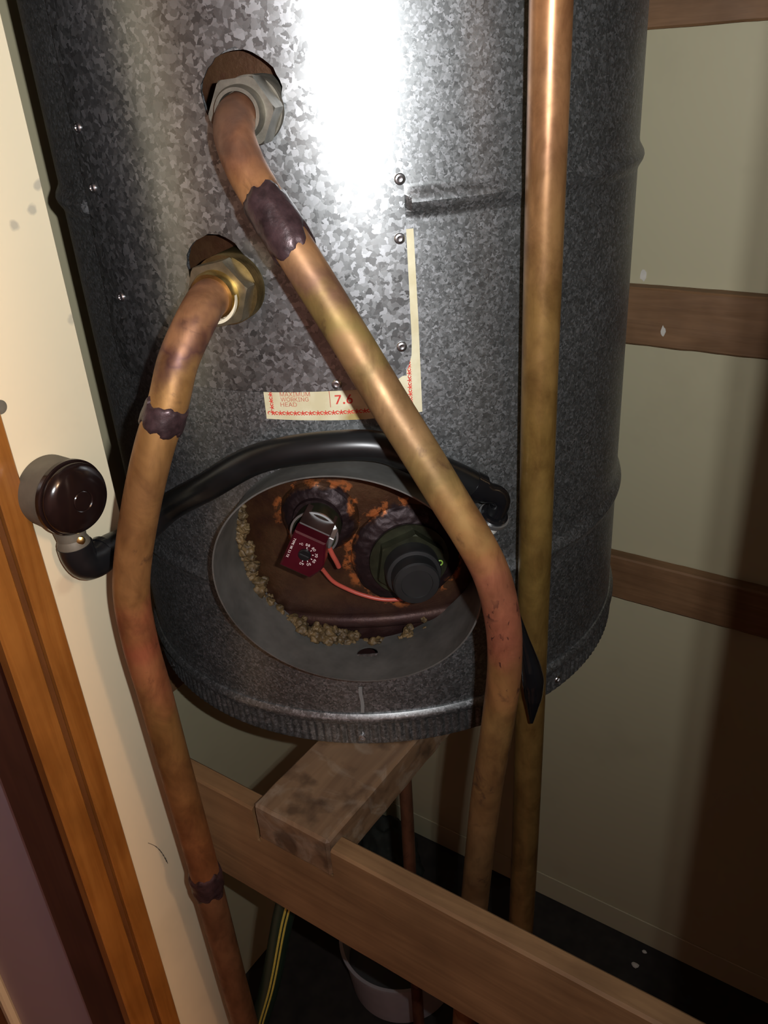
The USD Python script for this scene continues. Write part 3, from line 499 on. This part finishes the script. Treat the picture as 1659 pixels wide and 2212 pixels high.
part('wire_loop_tail', tube(spline([(0.1758, -0.1627, 0.9554), (0.1746, -0.1618, 0.9513), (0.1703, -0.1605, 0.9476)], .002), .0013, 10), MT['hose_green'], el)

# ------------------------------------------------------------------ big copper pipes
PR = .0123
def band(P, i0, i1, seed, amp=.0012, PR=PR):
    """a lumpy soldered collar round the pipe between two indices of its path"""
    Q = P[i0:i1 + 1]; n = 48; t = np.linspace(0, 1, len(Q)); r = np.zeros((len(Q), n)); aa = np.linspace(0, 2 * np.pi, n, endpoint=False)
    jag = .20 * (meshkit.fbm(np.c_[np.cos(aa) * 2.1, np.sin(aa) * 2.1, np.zeros(n)] + seed * 3, 2, seed) - .5) * 2; jag2 = .20 * (meshkit.fbm(np.c_[np.cos(aa) * 2.1, np.sin(aa) * 2.1, np.ones(n)] + seed * 7, 2, seed + 9) - .5) * 2
    for i in range(len(Q)):
        env = np.zeros((len(Q), n)); env[i] = np.clip(np.minimum(t[i] - .13 - jag, .87 + jag2 - t[i]) * 9 + .35, 0, 1) ** .6
        r[i] = PR + .0001 - .0012 * (1 - env[i]) + env[i] * (amp + amp * 1.1 * (meshkit.fbm(np.c_[np.cos(aa) * 2.2, np.sin(aa) * 2.2, np.full(n, i * .22)] + seed, 3, seed) - .4))
    return tube(Q, r, n)
def at_z(P, z): return int(np.argmin(np.abs(P[:, 2] - z)))
def nut_set(root, th, z, stub_r, nut_r, r0, r1, r2, r3, mats, rotn, ol=.0160):
    o, d = cyl_pt(th, z, 0), radial(th)
    pr = [(.012, .205), (stub_r, .205)] + [(stub_r - .0006 * (i % 2), .206 + i * (r1 - .206) / 40) for i in range(41)] + [(.012, r1)]
    part('threaded_stub', place(lathe(pr, 64), o, d), mats[0], root, 20)
    nm = hexnut(nut_r, r2 - r1, .0015); nm.apply_transform(trimesh.transformations.rotation_matrix(rotn, (0, 0, 1))); nm.apply_translation((0, 0, r1))
    part('hex_nut', place(nm, o, d), mats[1], root, 20)
    part('olive', place(lathe([(.0112, r2 - .001), (ol, r2 - .001), (ol - .0002, r2 + .0035), (ol - .0014, r3), (.0112, r3), (.0112, r2 - .001)], 56), o, d), mats[2], root)
L = [cyl_pt(16.7, 1.1762, .268), (0.08, -0.2668, 1.1758), (0.0854, -0.2855, 1.1669), (0.0827, -0.3008, 1.148), (0.0805, -0.3125, 1.1252), (0.0731, -0.3228, 1.1002), (0.0630, -0.332, 1.067), (0.0510, -0.3385, 1.0293), (0.0446, -0.3421, 1.0045), (0.0414, -0.3435, 0.9857), (0.0405, -0.3445, 0.9508), (0.0423, -0.3439, 0.9056), (0.0413, -0.3415, 0.84), (0.0380, -0.3358, 0.7253), (0.0284, -0.3259, 0.5502), (.020, -.3165, .39), (.002, -.300, .03)]
PL = spline(L, .0015); rl = np.full(len(PL), PR)
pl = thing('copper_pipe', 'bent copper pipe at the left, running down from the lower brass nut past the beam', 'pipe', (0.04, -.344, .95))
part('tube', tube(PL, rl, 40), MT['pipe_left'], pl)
part('solder_band', band(PL, at_z(PL, 1.127), at_z(PL, 1.108), 3, .0011), MT['solder'], pl, label='dark burnt joint below the upper bend')
part('solder_band', band(PL, at_z(PL, .710), at_z(PL, .676), 8, .0016), MT['solder'], pl, label='dark lumpy joint near the lower end')
nut_set(pl, 16.7, 1.1762, .0222, .0222, .2, .254, .2665, .2735, (MT['brass_mid'], MT['brass'], MT['brass_bright']), .2)
tp = sg.Point(0, 0).buffer(.0165, 24).difference(sg.Point(.0012, .0022).buffer(.0152, 24)).intersection(sg.box(.001, -.02, .02, .002)); part('thread_tape', place(trimesh.creation.extrude_polygon(max(getattr(tp, 'geoms', [tp]), key=lambda g: g.area), .003, engine='earcut'), cyl_pt(16.7, 1.1762, .2705), radial(16.7)), MT['tape'], pl)
Dp = [cyl_pt(23.6, 1.279, .262), cyl_pt(23.4, 1.2765, .272)] + [(0.1125, -0.2575, 1.269), (0.1247, -0.2651, 1.2532), (0.1351, -0.2679, 1.2406), (0.1472, -0.2694, 1.2255), (0.1708, -0.2682, 1.1904), (0.1912, -0.2677, 1.1606), (0.2113, -0.2664, 1.1295), (0.2301, -0.2637, 1.0993), (0.2477, -0.2585, 1.0666), (0.2547, -0.2544, 1.0509), (0.2639, -0.2449, 1.0193), (0.2674, -0.2365, 0.9809), (0.2659, -0.2307, 0.9431), (0.259, -0.2263, 0.8888), (0.2486, -0.2245, 0.8151), (0.2384, -0.2209, 0.73), (0.2207, -0.2177, 0.5294)] + [(.190, -.20, .20), (.172, -.19, .0)]
PD = spline(Dp, .0015)
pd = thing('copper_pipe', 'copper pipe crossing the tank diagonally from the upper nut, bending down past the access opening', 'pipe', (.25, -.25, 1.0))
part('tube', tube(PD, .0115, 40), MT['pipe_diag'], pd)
part('solder_band', band(PD, at_z(PD, 1.2425), at_z(PD, 1.2085), 5, .0011, .0115), MT['solder'], pd, label='broad lumpy purple grey solder joint')
nut_set(pd, 23.6, 1.279, .0188, .0202, .2, .247, .2655, .2725, (MT['nut_grey'], MT['nut_grey'], MT['nut_grey']), .06, .0146)
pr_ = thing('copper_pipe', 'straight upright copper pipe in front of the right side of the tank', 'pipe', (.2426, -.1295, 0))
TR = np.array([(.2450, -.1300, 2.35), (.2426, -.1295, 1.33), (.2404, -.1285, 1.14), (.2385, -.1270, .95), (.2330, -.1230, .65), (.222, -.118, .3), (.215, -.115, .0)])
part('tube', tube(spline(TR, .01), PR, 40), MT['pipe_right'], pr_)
p3 = thing('copper_pipe', 'thin dark copper pipe rising behind the beam and in front of the bucket', 'pipe', (.058, -.066, 0))
part('tube', tube(spline([(.0585, -.066, .76), (.0585, -.0660, .58), (.059, -.0735, .30), (.060, -.078, .0)], .02), .0075, 24), MT['pipe_thin'], p3)
p4 = thing('copper_pipe', 'narrow copper tube close behind the thin dark pipe under the tank', 'pipe', (.03, -.04, 0))
part('tube', tube(spline([(.0320, -.030, .76), (.0325, -.032, .45), (.033, -.040, .0)], .02), .0045, 20), MT['pipe_thin'], p4)

# ------------------------------------------------------------------ black hose over the sleeve, its elbows
hs = thing('drain_hose', 'black plastic hose arching over the access opening, with an elbow at each end', 'hose', (.1286, -.2283, 1.0715))
Hh = [(-.0020, -.3330, 1.0030), (-.0065, -.3180, 1.0015), (-.0090, -.3000, .9985), (-.0165, -.2760, .9950), (-0.004, -0.2625, 1.0080), (0.0414, -0.2587, 1.0359), (0.0855, -0.2476, 1.0623), (0.1286, -0.2283, 1.0715), (0.1599, -0.2075, 1.0692), (0.1788, -0.1915, 1.056), (0.1945, -0.1752, 1.0420), (0.2012, -0.1678, 1.0353), (0.2070, -0.1606, 1.0285)]
part('tube', tube(spline(Hh, .003), .0106, 32), MT['black_hose'], hs)
EL = [(-.0035, -.3270, 1.0020), (-.0022, -.3345, 1.0015), (-.0025, -.3425, 1.0035), (-.0040, -.3455, 1.0110), (-.0045, -.3460, 1.0200)]
part('elbow', tube(spline(EL, .0015), .0120, 32), MT['black'], hs)
part('elbow_collar', tube(spline([(-.0045, -.3235, 1.0020), (-.0040, -.3275, 1.0018)], .0015), .0130, 32), MT['black'], hs)
ER = [(0.2065, -0.1612, 1.0292), (0.2125, -0.1533, 1.0217), (0.2159, -0.1485, 1.0188), (0.218, -0.1453, 1.0149), (0.2171, -0.143, 1.0087), (0.215, -0.1426, 1.0034), (0.2134, -0.1432, 0.9998)]
part('elbow', tube(spline(ER, .0012), np.interp(np.linspace(0, 1, len(spline(ER, .0012))), [0, .2, .4, 1], [.0088, .0086, .0078, .0074]), 32), MT['gloss'], hs)
part('elbow_collar', tube(spline([(0.2045, -0.1637, 1.0315), (0.2078, -0.1596, 1.0276), (.2090, -.1580, 1.0262)], .0012), .0111, 32), MT['gloss'], hs)
fa = np.array([-.46, .14, -.85]); fa /= np.linalg.norm(fa); f0 = np.array([.2142, -.1440, 1.0012])
part('flange', place(lathe([(0, 0), (.0088, 0), (.0104, .0010), (.0104, .0030), (0, .0030)], 40), f0, fa), MT['gloss'], hs)
ft = thing('hose_fitting', 'bright metal ring and white collar below the right elbow of the black hose', 'fitting', f0)
part('ring', place(lathe([(.006, .0030), (.0118, .0030), (.0118, .0062), (.006, .0062), (.006, .0030)], 48), f0, fa), MT['zinc_ring'], ft)
part('gasket', place(lathe([(0, .0062), (.0078, .0062), (.0078, .0105), (0, .0105)], 40), f0, fa), MT['black'], ft)
part('collar', place(lathe([(0, .0105), (.0084, .0105), (.0080, .0165), (.0064, .0182), (0, .0182)], 40), f0, fa), MT['white_plastic'], ft, label='white plastic collar')
sp = [(0.2458, -0.172, 0.9374), (0.249, -0.1673, 0.9148), (0.2521, -0.1627, 0.8913), (0.254, -0.1596, 0.873), (0.2534, -0.1568, 0.8561), (0.2508, -0.1535, 0.824)]
SP = spline(sp, .002); tt = np.linspace(0, 1, len(SP))
solo('plastic_offcut', tube(SP, np.interp(tt, [0, .2, .45, .58, .75, 1], [.003, .0045, .0078, .0086, .0068, .0015]), 20), MT['gloss'], 'glossy black pointed plastic offcut wedged between the diagonal and the upright pipe', 'plastic piece')
# ------------------------------------------------------------------ relief valve on the lining board
kv = thing('relief_valve', 'round dark brown valve knob on a grey body, mounted on the cream lining board', 'valve', (XP, -.345, 1.058))
kx = np.array([1.0, 0, 0]); k0 = np.array([XP, -.345, 1.058])
part('body', place(lathe([(0, 0), (.0235, 0), (.0245, .001), (.0245, .0215), (.0235, .023), (0, .023)], 64), k0, kx), MT['valve_grey'], kv, label='dusty grey valve body')
part('flange', place(lathe([(0, .0225), (.0252, .0225), (.0258, .0232), (.0258, .0262), (.0250, .0272), (0, .0272)], 72), k0, kx), MT['bakelite'], kv)
kb = part('knob', place(lathe([(0, .027), (.0238, .027), (.0243, .0285), (.0241, .0305), (.0225, .0328), (.0190, .0350), (.0120, .0368), (.0075, .0373), (.0068, .0368), (.0062, .0373), (0, .0375)], 72), k0, kx), MT['bakelite'], kv, label='glossy dark brown knob')
part('outlet', place(lathe([(0, 0), (.0105, 0), (.0110, .003), (.0098, .012), (.0112, .015), (.0112, .019), (0, .019)], 36), (-.0060, -.3462, 1.0370), (0.07, 0, -1)), MT['valve_grey'], kv, label='grey outlet spigot under the knob')
part('outlet_screw', place(lathe([(0, 0), (.0034, 0), (.0030, .0012), (.0018, .0018), (0, .0020)], 24), (.0043, -.3465, 1.0255), (.8, -.55, .1)), MT['brass_bright'], kv)
# ------------------------------------------------------------------ under the tank
gh = thing('garden_hose', 'dark green garden hose with twin yellow stripes hanging below the beam at the left', 'hose', (.05, -.27, .57))
GP = spline([(.080, -.262, .765), (.0785, -.266, .71), (.0729, -.27, .6545), (.048, -.27, .573), (.0129, -.27, .4514), (-.0222, -.27, .3458), (-.060, -.266, .22), (-.10, -.262, .06), (-.14, -.255, .012), (-.20, -.22, .012)], .004)
part('tube', tube(GP, .0105, 28), MT['hose_green'], gh)
Tn = np.gradient(GP, axis=0); Tn /= np.linalg.norm(Tn, axis=1)[:, None]; vw = CAM - GP; vw /= np.linalg.norm(vw, axis=1)[:, None]
fr = np.array([.62, -.55, .56]); nn_ = fr - Tn * (Tn @ fr)[:, None]; nn_ /= np.linalg.norm(nn_, axis=1)[:, None]; sd = np.cross(Tn, nn_)
for s in (-1, 1):
    d = nn_ * math.cos(.17) + sd * math.sin(.17) * s; part('stripe', tube(GP + d * .0098, .0013, 8), MT['hose_yellow'], gh)
bk = thing('bucket', 'round cloudy white plastic bucket on the dark floor under the tank', 'bucket', (-.055, .047, 0))
bp = [(0, 0), (.076, 0), (.081, .004), (.091, .094), (.0945, .096), (.0945, .100), (.0895, .100), (.0885, .094), (.0785, .006), (.074, .003), (0, .003)]
part('body', place(lathe(bp, 96), (-.055, .047, .0005), (0, 0, 1)), MT['bucket'], bk)
part('water', place(lathe([(0, .045), (.0818, .045), (.0820, .0475), (0, .0475)], 72), (-.055, .047, .0005), (0, 0, 1)), MT['water'], bk, label='shallow water in the bucket')
g = trimesh.creation.icosphere(4, 1.0); v = np.array(g.vertices); nrm = meshkit.fbm(v * 2.1 + 11, 4, 4) - .5; v *= (1 + .75 * nrm)[:, None]; v *= (.062, .055, .075); v[:, 2] = np.maximum(v[:, 2] + .03, 0); g.vertices = v + (-.190, .205, 0)
solo('crumpled_rag', g, MT['rag'], 'dark green crumpled rag heaped in the far corner under the tank', 'rag', 40)
for (x, y), s in (((.2576, .283), .004), ((.2532, .2527), .006)):
    c = trimesh.creation.icosphere(1, s); c.vertices = c.vertices * (1, .7, .5) * (1 + .4 * (RNG.random((len(c.vertices), 1)) - .5)); c.apply_translation((x, y, s * .42))
    solo('plaster_chip', c, MT['plaster'], 'larger white plaster chip on the dark floor at the lower right' if s > .005 else 'tiny white plaster chip against the foot of the back wall', 'debris')
cw = [(XP + .0006, -.3440, .7150), (XP + .0010, -.3400, .7085), (XP + .0008, -.3375, .7035), (XP + .0012, -.3350, .6960), (XP + .0010, -.3325, .6850), (XP + .0006, -.3309, .6755)]
CWP = spline(cw, .0012); solo('cobweb', tube(CWP, .00022 + .00045 * meshkit.noise(np.c_[np.arange(len(CWP)) * .5, np.zeros(len(CWP)), np.zeros(len(CWP))]) ** 2, 6), MT['web'], 'thin dark strand of cobweb on the cream lining board left of the lower pipe', 'cobweb')
